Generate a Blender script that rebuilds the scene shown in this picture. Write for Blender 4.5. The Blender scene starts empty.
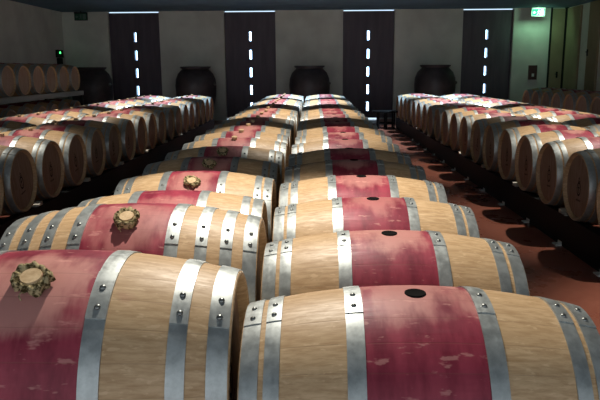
import bpy, math, random
from mathutils import Vector, Matrix
PI = math.pi
random.seed(7)
scene = bpy.context.scene
C = scene.collection

# ------------------------------------------------------------ camera, world, lights, exposure
EYE = 1.52
cam = bpy.data.cameras.new('camera'); camo = bpy.data.objects.new('camera', cam); C.objects.link(camo)
cam.sensor_width = 36; cam.lens = 656.63 / 600 * 36; cam.clip_start = .05; cam.clip_end = 100
camo.matrix_world = (Matrix.Translation((0, 0, EYE)) @ Matrix.Rotation(.0217, 4, 'Z')
                     @ Matrix.Rotation(PI / 2 - .1959, 4, 'X') @ Matrix.Rotation(-.0069, 4, 'Z'))
scene.camera = camo
scene.view_settings.view_transform = 'Standard'
scene.view_settings.look = 'None'
scene.view_settings.gamma = 1
scene.view_settings.use_curve_mapping = False
scene.view_settings.exposure = 0.13

w = bpy.data.worlds.new('world'); scene.world = w; w.use_nodes = True
w.node_tree.nodes['Background'].inputs[0].default_value = (.86, .93, 1.0, 1)
w.node_tree.nodes['Background'].inputs[1].default_value = 1.15

CEIL = EYE + 1.74
LAMP_Y = ((2.7, 1.05, 35), (6.5, .95, 30), (10.0, 1.2, 30), (13.5, 2.3, 30), (16.6, 3.0, 33))
def spot(x, y, power, half, blend=.42, col=(1, .93, .82), tilt=0):
    l = bpy.data.lights.new('ceiling_spot', 'SPOT'); l.energy = power; l.spot_size = 2 * math.radians(half)
    l.spot_blend = blend; l.shadow_soft_size = .03; l.color = col
    o = bpy.data.objects.new('ceiling_spot', l); C.objects.link(o); o.location = (x, y, CEIL - .06)
    o.rotation_euler = (-math.radians(tilt), 0, 0)                      # tilt > 0 leans the beam towards the camera end
    return o
for y, k_, h_ in LAMP_Y:
    dc = (1, .93, .82) if y < 12 else (.82, .91, 1.0) if y < 15 else (.58, .80, 1.0)  # far spots tinted blue, added stand-in for daylight from the slits
    near = y < 4
    spot(-.25, y + (.72 if near else 0), (380 if near else 310) * k_, 36 if near else h_, col=dc, tilt=13 if near else 0, blend=.3 if near else .42)
    spot(3.12, y + (.5 if y < 4 else 0), (430 if y < 4 else 300) * k_, max(h_, 35), col=dc, blend=.55)
    spot(-3.58, y + (.3 if y < 4 else 0), 240 * k_, h_ + 1, col=dc)
gl = bpy.data.lights.new('exit_sign_light', 'AREA'); gl.energy = 5; gl.color = (.45, 1, .6); gl.shape = 'RECTANGLE'; gl.size = .3; gl.size_y = .12
go = bpy.data.objects.new('exit_sign_light', gl); C.objects.link(go); go.location = (6.5, 19.55, EYE + 1.55)
go.rotation_euler = (math.radians(60), 0, 0)

# ------------------------------------------------------------ mesh helpers
class MB:
    def __init__(s): s.v = []; s.f = []; s.sm = []; s.mi = []
    def add(s, vs, fs, smooth=False, mi=0):
        b = len(s.v); s.v += [tuple(v) for v in vs]
        for f in fs: s.f.append([b + i for i in f]); s.sm.append(smooth); s.mi.append(mi)
    def box(s, x0, x1, y0, y1, z0, z1, mi=0):
        vs = [(x, y, z) for x in (x0, x1) for y in (y0, y1) for z in (z0, z1)]
        s.add(vs, [(0, 1, 3, 2), (4, 6, 7, 5), (0, 4, 5, 1), (2, 3, 7, 6), (0, 2, 6, 4), (1, 5, 7, 3)], False, mi)
    def lathe(s, prof, n=32, axis='z', closed=False, smooth=True, a0=0, a1=2 * PI, mi=0):
        full = abs(a1 - a0 - 2 * PI) < 1e-6
        m = n if full else n + 1
        vs = []
        for r, h in prof:
            for k in range(m):
                a = a0 + (a1 - a0) * k / n
                if axis == 'z': vs.append((r * math.cos(a), r * math.sin(a), h))
                else: vs.append((h, -r * math.sin(a), r * math.cos(a)))       # x axis; a=0 is the top, a>0 towards -y
        fs = []
        P = len(prof)
        for i in range(P if closed else P - 1):
            j = (i + 1) % P
            for k in range(n):
                k2 = (k + 1) % m
                fs.append((i * m + k, i * m + k2, j * m + k2, j * m + k))
        s.add(vs, fs, smooth, mi)
        if not full and closed:
            s.add([vs[i * m] for i in range(P)], [tuple(range(P))], False, mi)
            s.add([vs[i * m + m - 1] for i in range(P)], [tuple(range(P))], False, mi)
    def disc(s, r, h, n=32, axis='z', mi=0):
        if axis == 'z': vs = [(r * math.cos(2 * PI * k / n), r * math.sin(2 * PI * k / n), h) for k in range(n)]
        else: vs = [(h, -r * math.sin(2 * PI * k / n), r * math.cos(2 * PI * k / n)) for k in range(n)]
        s.add(vs, [tuple(range(n))], False, mi)
    def tube(s, pts, r, n=6):
        pts = [Vector(p) for p in pts]; rings = []
        for i, p in enumerate(pts):
            d = (pts[min(i + 1, len(pts) - 1)] - pts[max(i - 1, 0)]).normalized()
            u = d.cross(Vector((0, 0, 1)) if abs(d.z) < .9 else Vector((1, 0, 0))).normalized(); v = d.cross(u)
            rings += [p + (u * math.cos(2 * PI * k / n) + v * math.sin(2 * PI * k / n)) * r for k in range(n)]
        fs = [(i * n + k, i * n + (k + 1) % n, (i + 1) * n + (k + 1) % n, (i + 1) * n + k) for i in range(len(pts) - 1) for k in range(n)]
        fs += [tuple(range(n)), tuple((len(pts) - 1) * n + k for k in range(n))]
        s.add(rings, fs, True)
    def xf(s, M):
        s.v = [tuple(M @ Vector(v)) for v in s.v]; return s
    def mesh(s, name, mats):
        me = bpy.data.meshes.new(name); me.from_pydata(s.v, [], s.f)
        for m in (mats if isinstance(mats, (list, tuple)) else [mats]): me.materials.append(m)
        me.polygons.foreach_set('use_smooth', s.sm); me.polygons.foreach_set('material_index', s.mi)
        import bmesh
        bm = bmesh.new(); bm.from_mesh(me); bmesh.ops.recalc_face_normals(bm, faces=bm.faces); bm.to_mesh(me); bm.free()
        me.update(); return me
    def build(s, name, mats, parent=None):
        o = bpy.data.objects.new(name, s.mesh(name, mats)); C.objects.link(o)
        if parent: o.parent = parent
        return o
def tag(o, label=None, cat=None, group=None, kind=None):
    if label: o['label'] = label
    if cat: o['category'] = cat
    if group: o['group'] = group
    if kind: o['kind'] = kind
    return o
def empty(name, loc, rz=0):
    o = bpy.data.objects.new(name, None); C.objects.link(o); o.location = loc; o.rotation_euler = (0, 0, rz); o.empty_display_size = .1
    return o

# ------------------------------------------------------------ materials
def mat(name, col=(.5, .5, .5), rough=.6, metal=0, spec=.5):
    m = bpy.data.materials.new(name); m.use_nodes = True
    b = m.node_tree.nodes['Principled BSDF']
    b.inputs['Base Color'].default_value = (*col, 1); b.inputs['Roughness'].default_value = rough
    b.inputs['Metallic'].default_value = metal; b.inputs['Specular IOR Level'].default_value = spec
    return m, m.node_tree, b
def emis(name, col, s):
    m = bpy.data.materials.new(name); m.use_nodes = True; nt = m.node_tree; nt.nodes.clear()
    e = nt.nodes.new('ShaderNodeEmission'); o = nt.nodes.new('ShaderNodeOutputMaterial')
    e.inputs[0].default_value = (*col, 1); e.inputs[1].default_value = s; nt.links.new(e.outputs[0], o.inputs[0]); return m
class NT:
    def __init__(s, nt): s.nt = nt
    def n(s, t, **k):
        x = s.nt.nodes.new(t)
        for a, b in k.items(): setattr(x, a, b)
        return x
    def set(s, sock, v):
        if hasattr(v, 'is_linked') or isinstance(v, bpy.types.NodeSocket): s.nt.links.new(v, sock)
        else: sock.default_value = v
    def math(s, op, a, b=0.0, c=None, clamp=False):
        x = s.n('ShaderNodeMath', operation=op, use_clamp=clamp); s.set(x.inputs[0], a); s.set(x.inputs[1], b)
        if c is not None: s.set(x.inputs[2], c)
        return x.outputs[0]
    def mix(s, f, a, b, mode='MIX'):
        x = s.n('ShaderNodeMix', data_type='RGBA', blend_type=mode); s.set(x.inputs['Factor'], f)
        s.set(x.inputs[6], a if not isinstance(a, tuple) else (*a, 1)); s.set(x.inputs[7], b if not isinstance(b, tuple) else (*b, 1)); return x.outputs[2]
    def noise(s, vec, scale, detail=3, w=None, rough=.55):
        x = s.n('ShaderNodeTexNoise', noise_dimensions='4D' if w is not None else '3D'); s.set(x.inputs['Vector'], vec)
        x.inputs['Scale'].default_value = scale; x.inputs['Detail'].default_value = detail; x.inputs['Roughness'].default_value = rough
        if w is not None: s.set(x.inputs['W'], w)
        return x.outputs[0]
    def rng(s, v, a, b, c=0.0, d=1.0, smooth=True):
        x = s.n('ShaderNodeMapRange', interpolation_type='SMOOTHSTEP' if smooth else 'LINEAR'); s.set(x.inputs[0], v)
        for i, q in zip((1, 2, 3, 4), (a, b, c, d)): s.set(x.inputs[i], q)
        return x.outputs[0]
    def vmul(s, v, k):
        x = s.n('ShaderNodeVectorMath', operation='MULTIPLY'); s.set(x.inputs[0], v); x.inputs[1].default_value = k; return x.outputs[0]

def oak(name, band=True, tone=(.56, .395, .23), head=False):
    m, nt, b = mat(name, tone, .5, spec=.35)
    N = NT(nt)
    tc = N.n('ShaderNodeTexCoord').outputs['Object']; sep = N.n('ShaderNodeSeparateXYZ'); nt.links.new(tc, sep.inputs[0])
    X, Y, Z = sep.outputs
    rnd = N.math('MULTIPLY', N.n('ShaderNodeObjectInfo').outputs['Random'], 37.0)
    if head:
        idx = N.math('FLOOR', N.math('MULTIPLY_ADD', Y, 13.0, .5)); fr = N.math('FRACT', N.math('MULTIPLY_ADD', Y, 13.0, .5)); stretch = (9, 14, 1.1)
    else:
        ang = N.math('MULTIPLY', N.math('ARCTAN2', N.math('MULTIPLY', Y, -1.0), Z), 26 / (2 * PI))
        a2 = N.math('ADD', ang, 40.5); idx = N.math('FLOOR', a2); fr = N.math('FRACT', a2); stretch = (1.5, 19, 19)
    wn = N.n('ShaderNodeTexWhiteNoise', noise_dimensions='2D')
    cb = N.n('ShaderNodeCombineXYZ'); N.set(cb.inputs[0], idx); N.set(cb.inputs[1], rnd); nt.links.new(cb.outputs[0], wn.inputs['Vector'])
    stv = wn.outputs['Value']
    seam = N.math('MAXIMUM', N.rng(fr, .0, .035, 1, 0), N.rng(fr, .965, 1, 0, 1))
    gvec = N.vmul(tc, stretch)
    wv = N.math('ADD', rnd, N.math('MULTIPLY', stv, 5.0))
    g1 = N.noise(gvec, 5, 5, wv, .62); g2 = N.noise(gvec, 16, 2, wv); blot = N.noise(tc, 7, 3, rnd)
    t = tone
    c = N.mix(N.rng(g1, .3, .72), tuple(x * 1.14 for x in t), (t[0] * .74, t[1] * .66, t[2] * .56))
    c = N.mix(N.math('MULTIPLY', N.rng(g2, .55, .75), .35), c, (t[0] * .62, t[1] * .5, t[2] * .38))
    c = N.mix(N.math('MULTIPLY', stv, .30), c, (t[0] * .82, t[1] * .70, t[2] * .55))
    if not head:                                                             # short curly medullary flecks in the oak
        fl = N.noise(N.vmul(tc, (22, 80, 80)), 1.0, 3, rnd, .6)
        c = N.mix(N.math('MULTIPLY', N.rng(fl, .58, .66), .5), c, (t[0] * 1.3, t[1] * 1.35, t[2] * 1.4))
    if band:
        sp = N.noise(tc, 3.1, 3, N.math('ADD', rnd, 9.0))                    # wine splashes on the bare staves
        c = N.mix(N.math('MULTIPLY', N.rng(sp, .66, .74), .5), c, (.36, .09, .10))
        ax = N.math('ABSOLUTE', X)
        wob = N.math('MULTIPLY_ADD', N.noise(tc, 30, 2, rnd), .006, .152)
        msk = N.math('LESS_THAN', ax, wob)
        # stain: deep wine red, washed out pale along the top around the bung
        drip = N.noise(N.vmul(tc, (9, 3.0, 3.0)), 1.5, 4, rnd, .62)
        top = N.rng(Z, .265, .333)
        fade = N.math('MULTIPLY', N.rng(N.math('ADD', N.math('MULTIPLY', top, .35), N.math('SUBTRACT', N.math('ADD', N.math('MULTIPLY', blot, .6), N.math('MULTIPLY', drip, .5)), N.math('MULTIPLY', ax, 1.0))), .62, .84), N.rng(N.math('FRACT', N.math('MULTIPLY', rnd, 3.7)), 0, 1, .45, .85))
        red = N.mix(N.rng(drip, .32, .68), (.17, .012, .030), (.36, .045, .075))
        red = N.mix(N.math('MULTIPLY', N.rng(g1, .35, .75), .4), red, (.25, .03, .055))
        edge = N.math('MULTIPLY', N.rng(ax, .07, .15), N.rng(N.noise(N.vmul(tc, (20, 5, 5)), 1, 3, rnd), .42, .58))
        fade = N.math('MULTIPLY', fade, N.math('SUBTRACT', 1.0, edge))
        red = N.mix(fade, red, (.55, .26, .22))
        fl2 = N.noise(N.vmul(tc, (16, 42, 42)), 1.0, 3, N.math('ADD', rnd, 3.0), .6)
        red = N.mix(N.math('MULTIPLY', N.rng(fl2, .60, .68), .38), red, (.75, .38, .32))
        c = N.mix(msk, c, red)
    c = N.mix(N.math('MULTIPLY', seam, .22), c, (.16, .08, .04))
    nt.links.new(c, b.inputs['Base Color'])
    bp = N.n('ShaderNodeBump'); bp.inputs['Strength'].default_value = .25; bp.inputs['Distance'].default_value = .002
    h = N.math('SUBTRACT', N.math('MULTIPLY', g2, .4), N.math('MULTIPLY', seam, .4)); nt.links.new(h, bp.inputs['Height']); nt.links.new(bp.outputs[0], b.inputs['Normal'])
    N.set(b.inputs['Roughness'], N.rng(g1, .2, .8, .42, .58))
    return m
M_OAK = oak('oak_staves'); M_HEAD = oak('oak_head', False, (.36, .255, .195), True)
def steel(name, col, rough, metal=.85):
    m, nt, b = mat(name, col, rough, metal); N = NT(nt)
    tc = N.n('ShaderNodeTexCoord').outputs['Object']; rnd = N.math('MULTIPLY', N.n('ShaderNodeObjectInfo').outputs['Random'], 20.0)
    a = N.noise(tc, 26, 4, rnd, .7); g = N.noise(N.vmul(tc, (90, 5, 5)), 1, 3, rnd)
    c = N.mix(N.rng(a, .3, .7), tuple(x * .78 for x in col), tuple(min(1, x * 1.12) for x in col))
    nt.links.new(c, b.inputs['Base Color']); N.set(b.inputs['Roughness'], N.rng(N.math('ADD', N.math('MULTIPLY', a, .6), N.math('MULTIPLY', g, .4)), .3, .7, rough - .08, rough + .12))
    return m
M_HOOP = steel('galvanised_hoop', (.43, .46, .45), .42, .65)
M_RIVET = steel('rivet_steel', (.22, .23, .22), .35)
M_BLACK, _, _ = mat('black_rack_steel', (.007, .008, .009), .6, spec=.25)
M_BUNGHOLE, _, _ = mat('bung_hole_black', (.008, .007, .007), .9, spec=.05)
M_CORK = oak('bung_wood', False, (.62, .47, .29), True)
M_BURLAP, nt, b = mat('burlap', (.30, .24, .13), .9, spec=.1)
N = NT(nt); tc = N.n('ShaderNodeTexCoord').outputs['Object']
nt.links.new(N.mix(N.rng(N.noise(tc, 90, 3), .38, .62), (.05, .038, .014), (.44, .36, .20)), b.inputs['Base Color'])
M_EMB, _, _ = mat('branded_ink', (.02, .010, .008), .7)
M_CHOCK, _, _ = mat('pale_wood_wedge', (.55, .52, .44), .6)
M_PLATE, _, _ = mat('galvanised_foot', (.75, .76, .72), .5)

def plaster(name, col, sc=1.5):
    m, nt, b = mat(name, col, .85, spec=.2); N = NT(nt); tc = N.n('ShaderNodeTexCoord').outputs['Object']
    a = N.noise(tc, sc, 5); nt.links.new(N.mix(N.rng(a, .3, .7), tuple(x * .88 for x in col), tuple(x * 1.07 for x in col)), b.inputs['Base Color'])
    bp = N.n('ShaderNodeBump'); bp.inputs['Strength'].default_value = .15; nt.links.new(N.noise(tc, 30, 4), bp.inputs['Height']); nt.links.new(bp.outputs[0], b.inputs['Normal'])
    return m
M_WALL = plaster('grey_plaster', (.66, .69, .62))
M_CEIL = plaster('glow_tinted_ceiling', (.13, .22, .29))  # blue daylight glow put into the ceiling's base colour
M_DOOR, nt, b = mat('dark_brown_panel', (.08, .06, .057), .5, spec=.3)
N = NT(nt); tc = N.n('ShaderNodeTexCoord').outputs['Object']
nt.links.new(N.mix(N.rng(N.noise(N.vmul(tc, (3, 3, .4)), 2, 4), .3, .7), (.092, .080, .098), (.125, .108, .128)), b.inputs['Base Color'])
M_DOOR2 = plaster('olive_brown_door', (.30, .26, .16), 2)
M_FLOOR, nt, b = mat('terracotta_floor', (.30, .09, .055), .38, spec=.5)
N = NT(nt); tc = N.n('ShaderNodeTexCoord').outputs['Object']
fa = N.noise(tc, 1.8, 5); fb = N.noise(tc, 14, 4)
nt.links.new(N.mix(N.rng(fb, .3, .7), N.mix(N.rng(fa, .3, .7), (.24, .080, .050), (.32, .115, .075)), (.27, .09, .06)), b.inputs['Base Color'])
N.set(b.inputs['Roughness'], N.rng(fa, .3, .7, .24, .36))
M_DAY = emis('daylight', (.40, .66, 1.0), 9)
M_DAYS = emis('daylight_gap', (.60, .80, 1.0), 1.2)
M_VAT, nt, b = mat('dark_glazed_clay', (.035, .030, .030), .45, spec=.5)
N = NT(nt); tc = N.n('ShaderNodeTexCoord').outputs['Object']
nt.links.new(N.mix(N.rng(N.noise(tc, 4, 5), .3, .7), (.036, .032, .036), (.062, .054, .056)), b.inputs['Base Color'])

# ------------------------------------------------------------ room shell
WY = 20.25                                        # face of the far wall
XL, XR, YB = -7.55, 7.5, -3.5
def struct(name, mb, m): return tag(mb.build(name, m), kind='structure')
k = MB(); k.box(XL - .3, XR + .3, YB, WY + .6, -.2, 0); struct('floor', k, M_FLOOR)
k = MB(); k.box(XL - .3, XR + .3, YB, WY + .6, CEIL, CEIL + .2); struct('ceiling', k, M_CEIL)
k = MB(); k.box(XL - .3, XL, YB, WY + .6, 0, CEIL); struct('wall_left', k, M_WALL)
k = MB(); k.box(XR, XR + .3, YB, WY + .6, 0, CEIL); struct('wall_right', k, M_WALL)
panels = [(-6.17, -4.63), (-2.68, -1.14), (.88, 2.42), (4.44, 5.94)]
REC = .09
edges = [XL] + [e for p in panels for e in p] + [XR]
k = MB()
for i in range(0, len(edges), 2): k.box(edges[i], edges[i + 1], WY, WY + .45, 0, CEIL)
k.box(XL, XR, WY + .45, WY + .6, 0, CEIL)
struct('wall_back', k, M_WALL)
SLITS = [1.0, .46, -.07, -.60, -1.12]
for i, (a, b_) in enumerate(panels):
    cx = (a + b_) / 2; hw, hh = .037, .137
    y0, y1 = WY + REC, WY + REC + .20
    zs = sorted(EYE + z for z in SLITS)
    lo, hi = .055, CEIL - .035
    k = MB(); k.box(a + .012, cx - hw, y0, y1, lo, hi); k.box(cx + hw, b_ - .012, y0, y1, lo, hi)
    z = lo
    for s in zs: k.box(cx - hw, cx + hw, y0, y1, z, s - hh); z = s + hh
    k.box(cx - hw, cx + hw, y0, y1, z, hi)
    struct('door_%d' % (i + 1), k, M_DOOR)
    k = MB()
    for s in zs: k.box(cx - hw, cx + hw, y1 - .02, y1, s - hh, s + hh)
    struct('window_%d' % (i + 1), k, M_DAY)
    k = MB(); k.box(a + .02, b_ - .02, y0 + .05, y0 + .07, CEIL - .035, CEIL - .002)
    struct('window_%d' % (i + 5), k, M_DAYS)
    k = MB(); k.box(a + .02, b_ - .42, y0 + .02, y0 + .04, .002, .055)
    struct('window_%d' % (i + 9), k, M_DAYS)
# olive door leaves in the far right corner
def leaf(n, bx, handle):
    k = MB(); k.box(*bx); o = struct('door_%d' % n, k, M_DOOR2)
    if handle:
        k = MB(); x, y, z = handle
        k.box(x - .02, x + .02, y - .02, y + .02, z - .09, z + .09); k.tube([(x, y, z + .02), (x - .06, y - .04, z + .02), (x - .06, y - .04 - .10, z + .02)], .014)
        k.build('door_handle', M_BLACK, o)
leaf(5, (7.05, 7.42, WY - .05, WY, 0, CEIL - .03), (7.28, WY - .07, EYE - .2))
leaf(6, (7.44, 7.5, 19.12, 20.08, 0, CEIL - .03), None)
leaf(7, (7.44, 7.5, 17.85, 18.5, 0, CEIL - .01), (7.43, 18.42, EYE + .4))
k = MB(); k.box(7.44, 7.5, 20.12, WY, 0, CEIL); struct('trim_1', k, M_BLACK)
k = MB(); k.box(7.01, 7.05, WY - .06, WY, 0, CEIL); k.box(7.42, 7.44, WY - .06, WY, 0, CEIL); struct('trim_2', k, M_BLACK)

# ------------------------------------------------------------ the barrel
R0, RH, HL, RC = .334, .276, .478, .339           # bilge radius, end radius, half length, resting radius
def rad(x): return R0 - (R0 - RH) * (abs(x) / HL) ** 2.05
def barrel_body(n):
    xs = [-HL + 2 * HL * i / 16 for i in range(17)]
    k = MB(); k.lathe([(rad(x), x) for x in xs], n, 'x')
    for s in (-1, 1):
        k.lathe([(RH, s * HL), (RH - .006, s * (HL + .003)), (RH - .013, s * (HL - .002)), (RH - .022, s * (HL - .035))], n, 'x')
    return k.mesh('staves', M_OAK)
def hoop(xc, w_, n):
    k = MB(); x0, x1 = xc - w_ / 2, xc + w_ / 2
    k.lathe([(rad(x0) + .0035, x0), (rad(xc) + .0042, xc), (rad(x1) + .0035, x1)], n, 'x')
    for xe in (x0, x1): k.lathe([(rad(xe) - .001, xe), (rad(xe) + .0035, xe)], n, 'x', smooth=False)
    e = .0026                                      # overlapping lap end
    L0, L1 = math.radians(-8), math.radians(17)
    pr = [(rad(x0) + .0035 + e, x0 - .0003), (rad(xc) + .0042 + e, xc), (rad(x1) + .0035 + e, x1 + .0003)]
    k.lathe(pr, 8, 'x', False, True, L0, L1)
    lo = [(r_ - e - .002, x_) for r_, x_ in pr]
    for j in (0, 2): k.lathe([pr[j], lo[j]], 8, 'x', False, False, L0, L1)
    for a in (L0, L1):
        k.add([(x_, -r_ * math.sin(a), r_ * math.cos(a)) for r_, x_ in pr + lo[::-1]], [(0, 1, 2, 3, 4, 5)])
    return k.mesh('hoop', M_HOOP)
def rivet(xc, deg):
    a = math.radians(deg); r = rad(xc) + .0064
    k = MB(); k.lathe([(.0080, 0), (.0074, .0026), (.0045, .0050), (.0, .0056)], 10)
    M = Matrix.Rotation(a, 4, 'X') @ Matrix.Translation((xc, 0, r))   # a>0 turns the top towards -y
    return k.xf(M).mesh('rivet', M_RIVET)
def head(s, n):
    k = MB(); x = s * (HL - .030); k.disc(RH - .0205, x, n, 'x'); k.lathe([(RH - .0205, x), (RH - .0205, x - s * .02)], n, 'x')
    return k.mesh('head', M_HEAD)
def emblem(s):
    # branded cooper's device: an oval shield with a small cross above and a line of marks under it
    k = MB(); x = s * (HL - .029); n = 28
    def P(y, z): return (x, y * 1.3, z * 1.3 - .02)
    ring = []
    for r_ in (1.0, .72): ring += [P(.030 * r_ * math.cos(2 * PI * i / n), .046 * r_ * math.sin(2 * PI * i / n)) for i in range(n)]
    k.add(ring, [(i, (i + 1) % n, n + (i + 1) % n, n + i) for i in range(n)])
    def q(y0, y1, z0, z1): k.add([P(y0, z0), P(y1, z0), P(y1, z1), P(y0, z1)], [(0, 1, 2, 3)])
    q(-.004, .004, -.026, .026); q(-.014, .014, .004, .011)
    q(-.003, .003, .050, .076); q(-.011, .011, .062, .067); q(-.020, .020, .047, .051)
    for i in range(7): q(-.036 + i * .0105, -.029 + i * .0105, -.078, -.066)
    return k.mesh('head_emblem', M_EMB)
def bung_mesh(kind):
    k = MB()
    if kind == 'hole':
        k.lathe([(.030, R0 - .003), (.030, R0 + .0022), (.027, R0 + .0030), (.024, R0 + .0010), (.0, R0 + .0004)], 24); return k.mesh('bung', M_BUNGHOLE)  # black disc on uncut staves, painted darkness of the open bung hole
    k.lathe([(.022, R0 - .004), (.0265, R0 + .025), (.0255, R0 + .027)], 24); k.disc(.0255, R0 + .027, 24)
    return k.mesh('bung', M_CORK)
def cloth_mesh(seed):
    rr = random.Random(seed); k = MB(); n = 54; m = 7
    ph = [rr.random() * 6.28 for _ in range(6)]; vs = []
    for j in range(m):
        t = j / (m - 1)
        for i in range(n):
            a = 2 * PI * i / n
            fr = .8 * math.sin(2 * a + ph[5]) + .5 * math.sin(5 * a + ph[0]) + .25 * math.sin(9 * a + ph[1]) + .3 * math.sin(13 * a + ph[2] + 2 * t)
            r = .0268 + .020 * math.sin(t * PI * .62) + t * .009 * fr + rr.uniform(-.0022, .0022) * t
            z = R0 + .022 + .010 * math.sin(t * PI) - .018 * t * t + .0105 * t * (math.sin(3 * a + ph[3]) + .7 * math.sin(10 * a + ph[4]) + .6 * math.sin(17 * a + ph[2])) * (1.2 - t) + .002 * t
            z = max(z, R0 + .0012 - r * r * 1.4)
            vs.append((r * math.cos(a), r * math.sin(a), z))
    k.add(vs, [(j * n + i, j * n + (i + 1) % n, (j + 1) * n + (i + 1) % n, (j + 1) * n + i) for j in range(m - 1) for i in range(n)], True)
    # raised loop of fraying cloth and a strand
    k.tube([(-.03, .012, R0 + .02), (-.041, .003, R0 + .030), (-.043, -.012, R0 + .022), (-.036, -.022, R0 + .008)], .0045)
    k.tube([(.028, .014, R0 + .022), (.040, .006, R0 + .031), (.045, -.008, R0 + .020)], .004)
    k.tube([(-.014, -.036, R0 + .012), (-.019, -.047, R0 + .004), (-.010, -.058, R0 + .002)], .0016)
    return k.mesh('bung_cloth', M_BURLAP)

LODN = {0: 96, 1: 56, 2: 36}
HOOPS6 = [(s * x, w_) for s in (-1, 1) for x, w_ in ((.452, .048), (.393, .041), (.176, .047))]
HOOPS8 = [(s * x, w_) for s in (-1, 1) for x, w_ in ((.452, .048), (.368, .042), (.280, .042), (.176, .047))]
HOOPSW = [(s * x, w_) for s in (-1, 1) for x, w_ in ((.452, .048), (.360, .042), (.171, .047))]
protos = {}
def proto(lod, kind, hoops, cloth=0):
    key = (lod, kind, hoops, cloth)
    if key in protos: return protos[key]
    n = LODN[lod]; parts = [('staves', barrel_body(n), [])]
    for xc, w_ in ({6: HOOPS6, 7: HOOPSW, 8: HOOPS8}[hoops]):
        parts.append(('hoop', hoop(xc, w_, n), [('rivet', rivet(xc, d)) for d in (2, 12)] if lod == 0 else []))
    for s in (-1, 1): parts.append(('head', head(s, n), [('head_emblem', emblem(s))] if lod < 2 else []))
    parts.append(('bung', bung_mesh('hole' if kind == 'hole' else 'cork'), [('bung_cloth', cloth_mesh(cloth + 1))] if kind == 'cloth' else []))
    protos[key] = parts
    return parts
def place(x, y, base, lod, kind, label, group, roll=0, hoops=6, scale=(1, 1, 1), cloth=0, yaw=None):
    r = empty('wine_barrel', (x, y, base), random.uniform(-.008, .008) if yaw is None else yaw); r.scale = scale
    tag(r, label, 'barrel', group)
    for nm, me, subs in proto(lod, kind, hoops, cloth):
        o = bpy.data.objects.new(nm, me); C.objects.link(o); o.parent = r
        o.location = (0, 0, RC); o.rotation_euler = (math.radians(roll), 0, 0)
        if nm == 'bung': o['label'] = {'hole': 'black disc for the open bung hole', 'cork': 'pale wooden bung', 'cloth': 'pale wooden bung wrapped in sacking'}[kind]
        for sn, sme in subs:
            c = bpy.data.objects.new(sn, sme); C.objects.link(c); c.parent = o
    return r
ORD = 'first second third fourth fifth sixth seventh eighth ninth tenth eleventh twelfth thirteenth fourteenth fifteenth'.split()
def where(i, n):
    if i < 12 and i <= n * .6: return ORD[i] + ' from the near end'
    j = n - 1 - i
    return ('last at the far end' if j == 0 else ORD[j] + ' from the far end')

BASE = EYE - 1.291
P = .6855
# right-hand middle row
n = 23
for i in range(n):
    y = 1.78 + P * i * 1.004; dark = i in (4, 5)
    lab = 'red-banded oak barrel, %s of the right middle row%s' % (where(i, n), ', in shade' if dark else '')
    place(.2865 + random.uniform(-.008, .008), y, BASE, 0 if y < 5.8 else 1 if y < 9 else 2, 'hole', lab, 'barrels in the right-hand middle row', roll=random.uniform(-2, 2) if i > 3 else 2.5)
# left-hand middle row
ys = [1.84, 2.585] + [3.36 + P * i for i in range(21)]
n = len(ys)
for i, y in enumerate(ys):
    kind = 'cloth' if i < 6 else 'cork'
    if i == 0: lab = 'big red-banded barrel at the lower left with sacking round its bung'
    elif i == 1: lab = 'big eight-hooped barrel with sacking-wrapped bung, second in the left middle row'
    else: lab = 'red-banded oak barrel, %s of the left middle row%s' % (where(i, n), ', in shade' if i in (4, 5) else '')
    sc = ((1.12, 1.085, 1.14), (1.04, 1.085, 1.13))[i] if i < 2 else (1, 1, 1)
    place((-.758, -.712)[i] if i < 2 else -.74 + random.uniform(-.01, .01), y, BASE, 0 if y < 5.8 else 1 if y < 9 else 2, kind, lab,
          'barrels in the left-hand middle row', roll=((26, 25, 40, 31, 28, 27)[i] if i < 6 else random.uniform(4, 14)), hoops=(7, 8)[i] if i < 2 else 6, scale=sc, cloth=i % 4, yaw=0 if i < 2 else None)
# rows across the aisles
def row(x, y0, n, kind, name, group, base=BASE, lod_near=1, desc='red-banded oak barrel', p=P, skip=0):
    for i in range(n):
        y = y0 + p * i
        place(x + random.uniform(-.008, .008), y, base, lod_near if y < 9.5 else 2, kind, '%s, %s of the %s' % (desc, where(i - skip, n - skip), name) if i >= skip else
              '%s outside the frame, %s of the %s' % (desc, 'near end' if i else 'very front', name), group,
              roll=random.uniform(-6, 6) + (8 if kind == 'cork' else 0))
row(2.14 + .478, 4.64, 19, 'hole', 'right aisle row', 'barrels along the right aisle', skip=1)
row(3.65, 6.35, 16, 'hole', 'second right-side row', 'barrels in the second row on the right', skip=2)
row(-2.575 - .478, 5.03, 18, 'cork', 'left aisle row', 'barrels along the left aisle')
row(-4.10, 6.40, 16, 'cork', 'second left-side row', 'barrels in the second row on the left', skip=2)
row(5.2 + .478, 12.3, 7, 'hole', 'right wall row', 'barrels by the right wall', base=BASE + .15, desc='shaded oak barrel')
row(-5.55 - .478, 11.35, 7, 'hole', 'upper tier by the left wall', 'barrels on the upper rack tier', skip=1, base=EYE - .165 - RC, desc='shaded oak barrel')
row(-5.55 - .478, 11.35, 7, 'hole', 'lower tier by the left wall', 'barrels on the lower rack tier', skip=1, base=EYE - .965 - RC, desc='shaded oak barrel')

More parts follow.
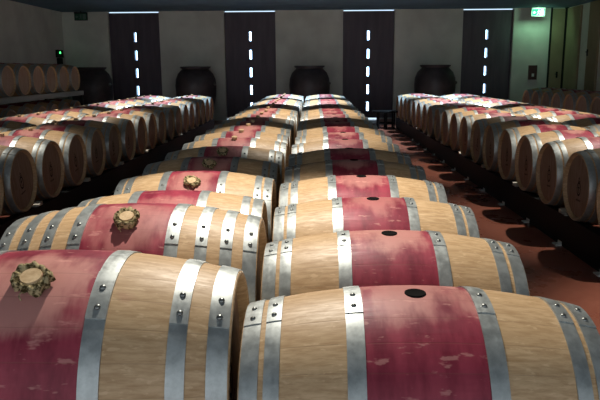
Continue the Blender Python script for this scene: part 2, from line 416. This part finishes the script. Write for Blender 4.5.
# ------------------------------------------------------------ steel racks under the rows
def rack(xc, y0, y1, label, base=BASE, chocks=0, group='black steel barrel racks'):
    r = empty('barrel_rack', (xc, y0, 0)); tag(r, label, 'rack', group)
    top = base + RC - rad(.42) - .006
    for s in (-1, 1):
        k = MB(); a, b_ = sorted((s * .385, s * .462))
        k.box(a, b_, 0, y1 - y0, .0, top - .03); k.box(a - .012 if s > 0 else a, b_ if s > 0 else b_ + .012, 0, y1 - y0, top - .03, top)
        k.build('beam', M_BLACK, r)
    k = MB(); yy = .15
    while yy < y1 - y0: k.box(-.385, .385, yy, yy + .06, .02, .10); yy += 1.37
    k.build('cross_bars', M_BLACK, r)
    return r, top
FT = 0
rk = [(.2865, 1.35, 17.2, 'low black steel rack under the right-hand middle row'), (-.742, 1.33, 17.4, 'low black steel rack under the left-hand middle row'),
      (2.618, 4.25, 17.4, 'low black steel rack along the right aisle'), (3.65, 6.0, 17.0, 'low black steel rack under the second row on the right'),
      (-3.053, 4.65, 17.1, 'low black steel rack along the left aisle'), (-4.10, 6.0, 17.1, 'low black steel rack under the second row on the left')]
for a in rk: rack(*a)
rack(5.678, 11.9, 16.8, 'black steel rack below the right wall', base=BASE + .15)
# bright galvanised foot plates on the floor edge of the right aisle rack, pale wedges on its beam
i = 0; y = 4.75
while y < 14.5:
    k = MB(); k.box(-.035, .018, -.045, .045, 0, .010); k.box(.012, .018, -.04, .04, 0, .035)
    o = k.build('rack_foot', M_PLATE); o.location = (2.618 - .462 - .019, y, 0)
    tag(o, 'small pale foot plate against the right aisle rack, %s from the near end' % ORD[i], 'foot plate', 'foot plates on the right aisle floor')
    i += 1; y += .87
_, top = None, BASE + RC - rad(.42) - .006
def wedge(x, y, lab, grp):
    k = MB(); k.add([(-.03, -.045, 0), (.03, -.045, 0), (.03, .045, 0), (-.03, .045, 0), (-.03, -.045, .012), (.03, -.045, .012), (.03, .045, .036), (-.03, .045, .036)],
                    [(0, 1, 2, 3), (4, 5, 6, 7), (0, 1, 5, 4), (1, 2, 6, 5), (2, 3, 7, 6), (3, 0, 4, 7)])
    o = k.build('wedge', M_CHOCK); o.location = (x, y, top); tag(o, lab, 'wedge', grp)
for i in range(8): wedge(2.618 - .43, 4.64 + P * (i * 2 + 1) + P * .5, 'pale wooden wedge on the right aisle rack, %s from the near end' % ORD[i], 'wedges on the right aisle rack')
for i in range(7): wedge(-3.053 + .43, 5.03 + P * (i * 2 + 1) + P * .5, 'pale wooden wedge on the left aisle rack, %s from the near end' % ORD[i], 'wedges on the left aisle rack')

# two-tier rack by the left wall
M_RAIL, _, _ = mat('grey_painted_rail', (.33, .34, .32), .6)
r = empty('tier_rack', (-6.028, 11.0, 0)); tag(r, 'two-tier grey rack carrying barrels by the left wall', 'rack')
for zt in (EYE - .165 - RC, EYE - .965 - RC):
    t_ = zt + RC - rad(.42) - .006
    for s in (-1, 1):
        a, b_ = sorted((s * .385, s * .475)); k = MB(); k.box(a, b_, -.3, 4.95, t_ - .10, t_); k.build('rail', M_RAIL, r)
ut = EYE - .165 - rad(.42) - .006
for yy in (-.25, 4.87):
    for s in (-1, 1):
        k = MB(); k.box(s * .43 - .03, s * .43 + .03, yy, yy + .06, 0, ut - .10); k.build('post', M_BLACK, r)

# ------------------------------------------------------------ clay vats by the far wall
vat_prof = [(.30, 0), (.42, .12), (.54, .42), (.605, .80), (.62, 1.08), (.60, 1.27), (.53, 1.43), (.435, 1.525), (.405, 1.545), (.41, 1.565), (.46, 1.60), (.465, 1.625), (.44, 1.63), (.38, 1.60), (.36, 1.50), (.30, 1.45)]
spots_v = [(-6.46, 'dark round clay vat beside the far end of the left wall rack'), (-3.42, 'dark round clay vat against the far wall, second from the left'),
           (-.12, 'dark round clay vat against the far wall behind the middle rows'), (3.49, 'dark round clay vat against the far wall, rightmost of four')]
me_b = None
for x, lab in spots_v:
    v = empty('clay_vat', (x, 19.3, 0)); tag(v, lab, 'vat', 'clay vats along the far wall'); v.scale = (.95, .95, 1)
    if me_b is None:
        k = MB(); k.lathe(vat_prof[:9], 48); k.disc(.30, 0, 48); me_b = k.mesh('body', M_VAT)
        k = MB(); k.lathe(vat_prof[8:], 48); k.disc(.30, 1.45, 48); me_r = k.mesh('rim', M_VAT)
        k = MB(); k.lathe([(.05, 0), (.05, .03), (.03, .045), (.03, .06), (0, .065)], 16)
        k.xf(Matrix.Rotation(math.radians(75), 4, 'Z') @ Matrix.Translation((0, -.60, 1.13)) @ Matrix.Rotation(PI / 2, 4, 'X')); me_k = k.mesh('valve', M_RIVET)
    for nm, me in (('body', me_b), ('rim', me_r), ('valve', me_k)):
        o = bpy.data.objects.new(nm, me); C.objects.link(o); o.parent = v

# low black steel stand at the far end of the right aisle
t = empty('steel_stand', (1.88, 17.3, 0)); tag(t, 'low black steel stand at the far end of the right aisle', 'stand')
k = MB(); k.box(-.36, .36, -.25, .25, .42, .455); k.build('top', M_BLACK, t)
for sx in (-.2, 0, .2):
    for sy in (-.2, .2):
        k = MB(); k.box(sx - .02, sx + .02, sy - .02, sy + .02, 0, .42); k.build('leg', M_BLACK, t)
k = MB(); k.box(-.2, .2, -.21, -.19, .12, .15); k.box(-.2, .2, .19, .21, .12, .15); k.build('brace', M_BLACK, t)

# ------------------------------------------------------------ signs and boxes
M_GREEN = emis('exit_green', (.02, .62, .18), 2.6); M_WHITE = emis('exit_white', (.65, 1, .8), 3.2)
M_DIMG, _, _ = mat('unlit_green_sign', (.02, .09, .05), .4); M_DIMW, _, _ = mat('unlit_pictogram', (.12, .2, .16), .4)
M_HOUS, _, _ = mat('sign_housing', (.75, .78, .76), .4)
def exit_sign(loc, rz, lit, label):
    s = empty('exit_sign', loc, rz); tag(s, label, 'sign')
    k = MB(); k.box(-.19, .19, 0, .05, 0, .205); k.box(-.19, .19, -.03, .05, .205, .235); k.box(-.01, .01, .01, .03, .235, .27); k.build('housing', M_HOUS if lit else M_BLACK, s)
    k = MB(); k.box(-.178, .178, -.006, 0, .012, .195); k.build('sign_face', M_GREEN if lit else M_DIMG, s)
    k = MB(); W_ = M_WHITE if lit else M_DIMW
    def q(pts): 
        k.add([(x, -.0075, z) for x, z in pts] + [(x, -.006, z) for x, z in pts], [tuple(range(len(pts))), tuple(range(2 * len(pts) - 1, len(pts) - 1, -1))])
    q([(.06, .025), (.15, .025), (.15, .18), (.06, .18)])                       # doorway
    q([(-.16, .10), (-.115, .145), (-.115, .115), (-.07, .115), (-.07, .085), (-.115, .085), (-.115, .055)])   # arrow
    q([(.012 + .014 * math.cos(a * PI / 6), .165 + .014 * math.sin(a * PI / 6)) for a in range(12)])           # running figure
    q([(-.01, .145), (.02, .15), (.015, .09), (-.012, .09)]); q([(.015, .095), (.04, .07), (.03, .03), (.018, .03), (.024, .065), (-.004, .09)])
    q([(-.012, .095), (-.03, .05), (-.05, .045), (-.05, .032), (-.02, .036), (.004, .09)]); q([(.018, .145), (.045, .115), (.038, .108), (.012, .13)]); q([(-.01, .145), (-.038, .12), (-.03, .112), (-.004, .13)])
    k.build('pictogram', W_, s)
exit_sign((6.48, 19.75, CEIL - .27), 0, True, 'glowing green exit sign hanging near the far right corner')
exit_sign((-6.86, 19.9, CEIL - .27), 0, False, 'dim unlit green exit sign near the far left corner')
k = MB(); k.box(-.12, .12, -.07, 0, -.21, .21)
b_ = empty('call_point_box', (6.57, WY, EYE - .13)); tag(b_, 'small reddish-brown wall box between the far panel and the corner door', 'wall box')
M_RB, _, _ = mat('brown_box', (.07, .025, .025), .5)
k.build('casing', M_RB, b_); k = MB(); k.box(-.035, .035, -.076, -.07, -.12, -.03); k.build('button_plate', M_HOUS, b_)
b_ = empty('control_box', (XL, 19.75, EYE + .42)); tag(b_, 'small black control box with a green light on the left wall', 'control box')
k = MB(); k.box(0, .07, -.22, .22, -.02, .20); k.box(0, .06, -.16, .16, -.24, -.03); k.build('casing', M_BLACK, b_)
k = MB(); k.lathe([(.03, 0), (.03, .01), (0, .016)], 16); k.xf(Matrix.Translation((.07, -.05, .12)) @ Matrix.Rotation(PI / 2, 4, 'Y')); k.build('indicator', emis('led_green', (.05, 1, .15), 6), b_)
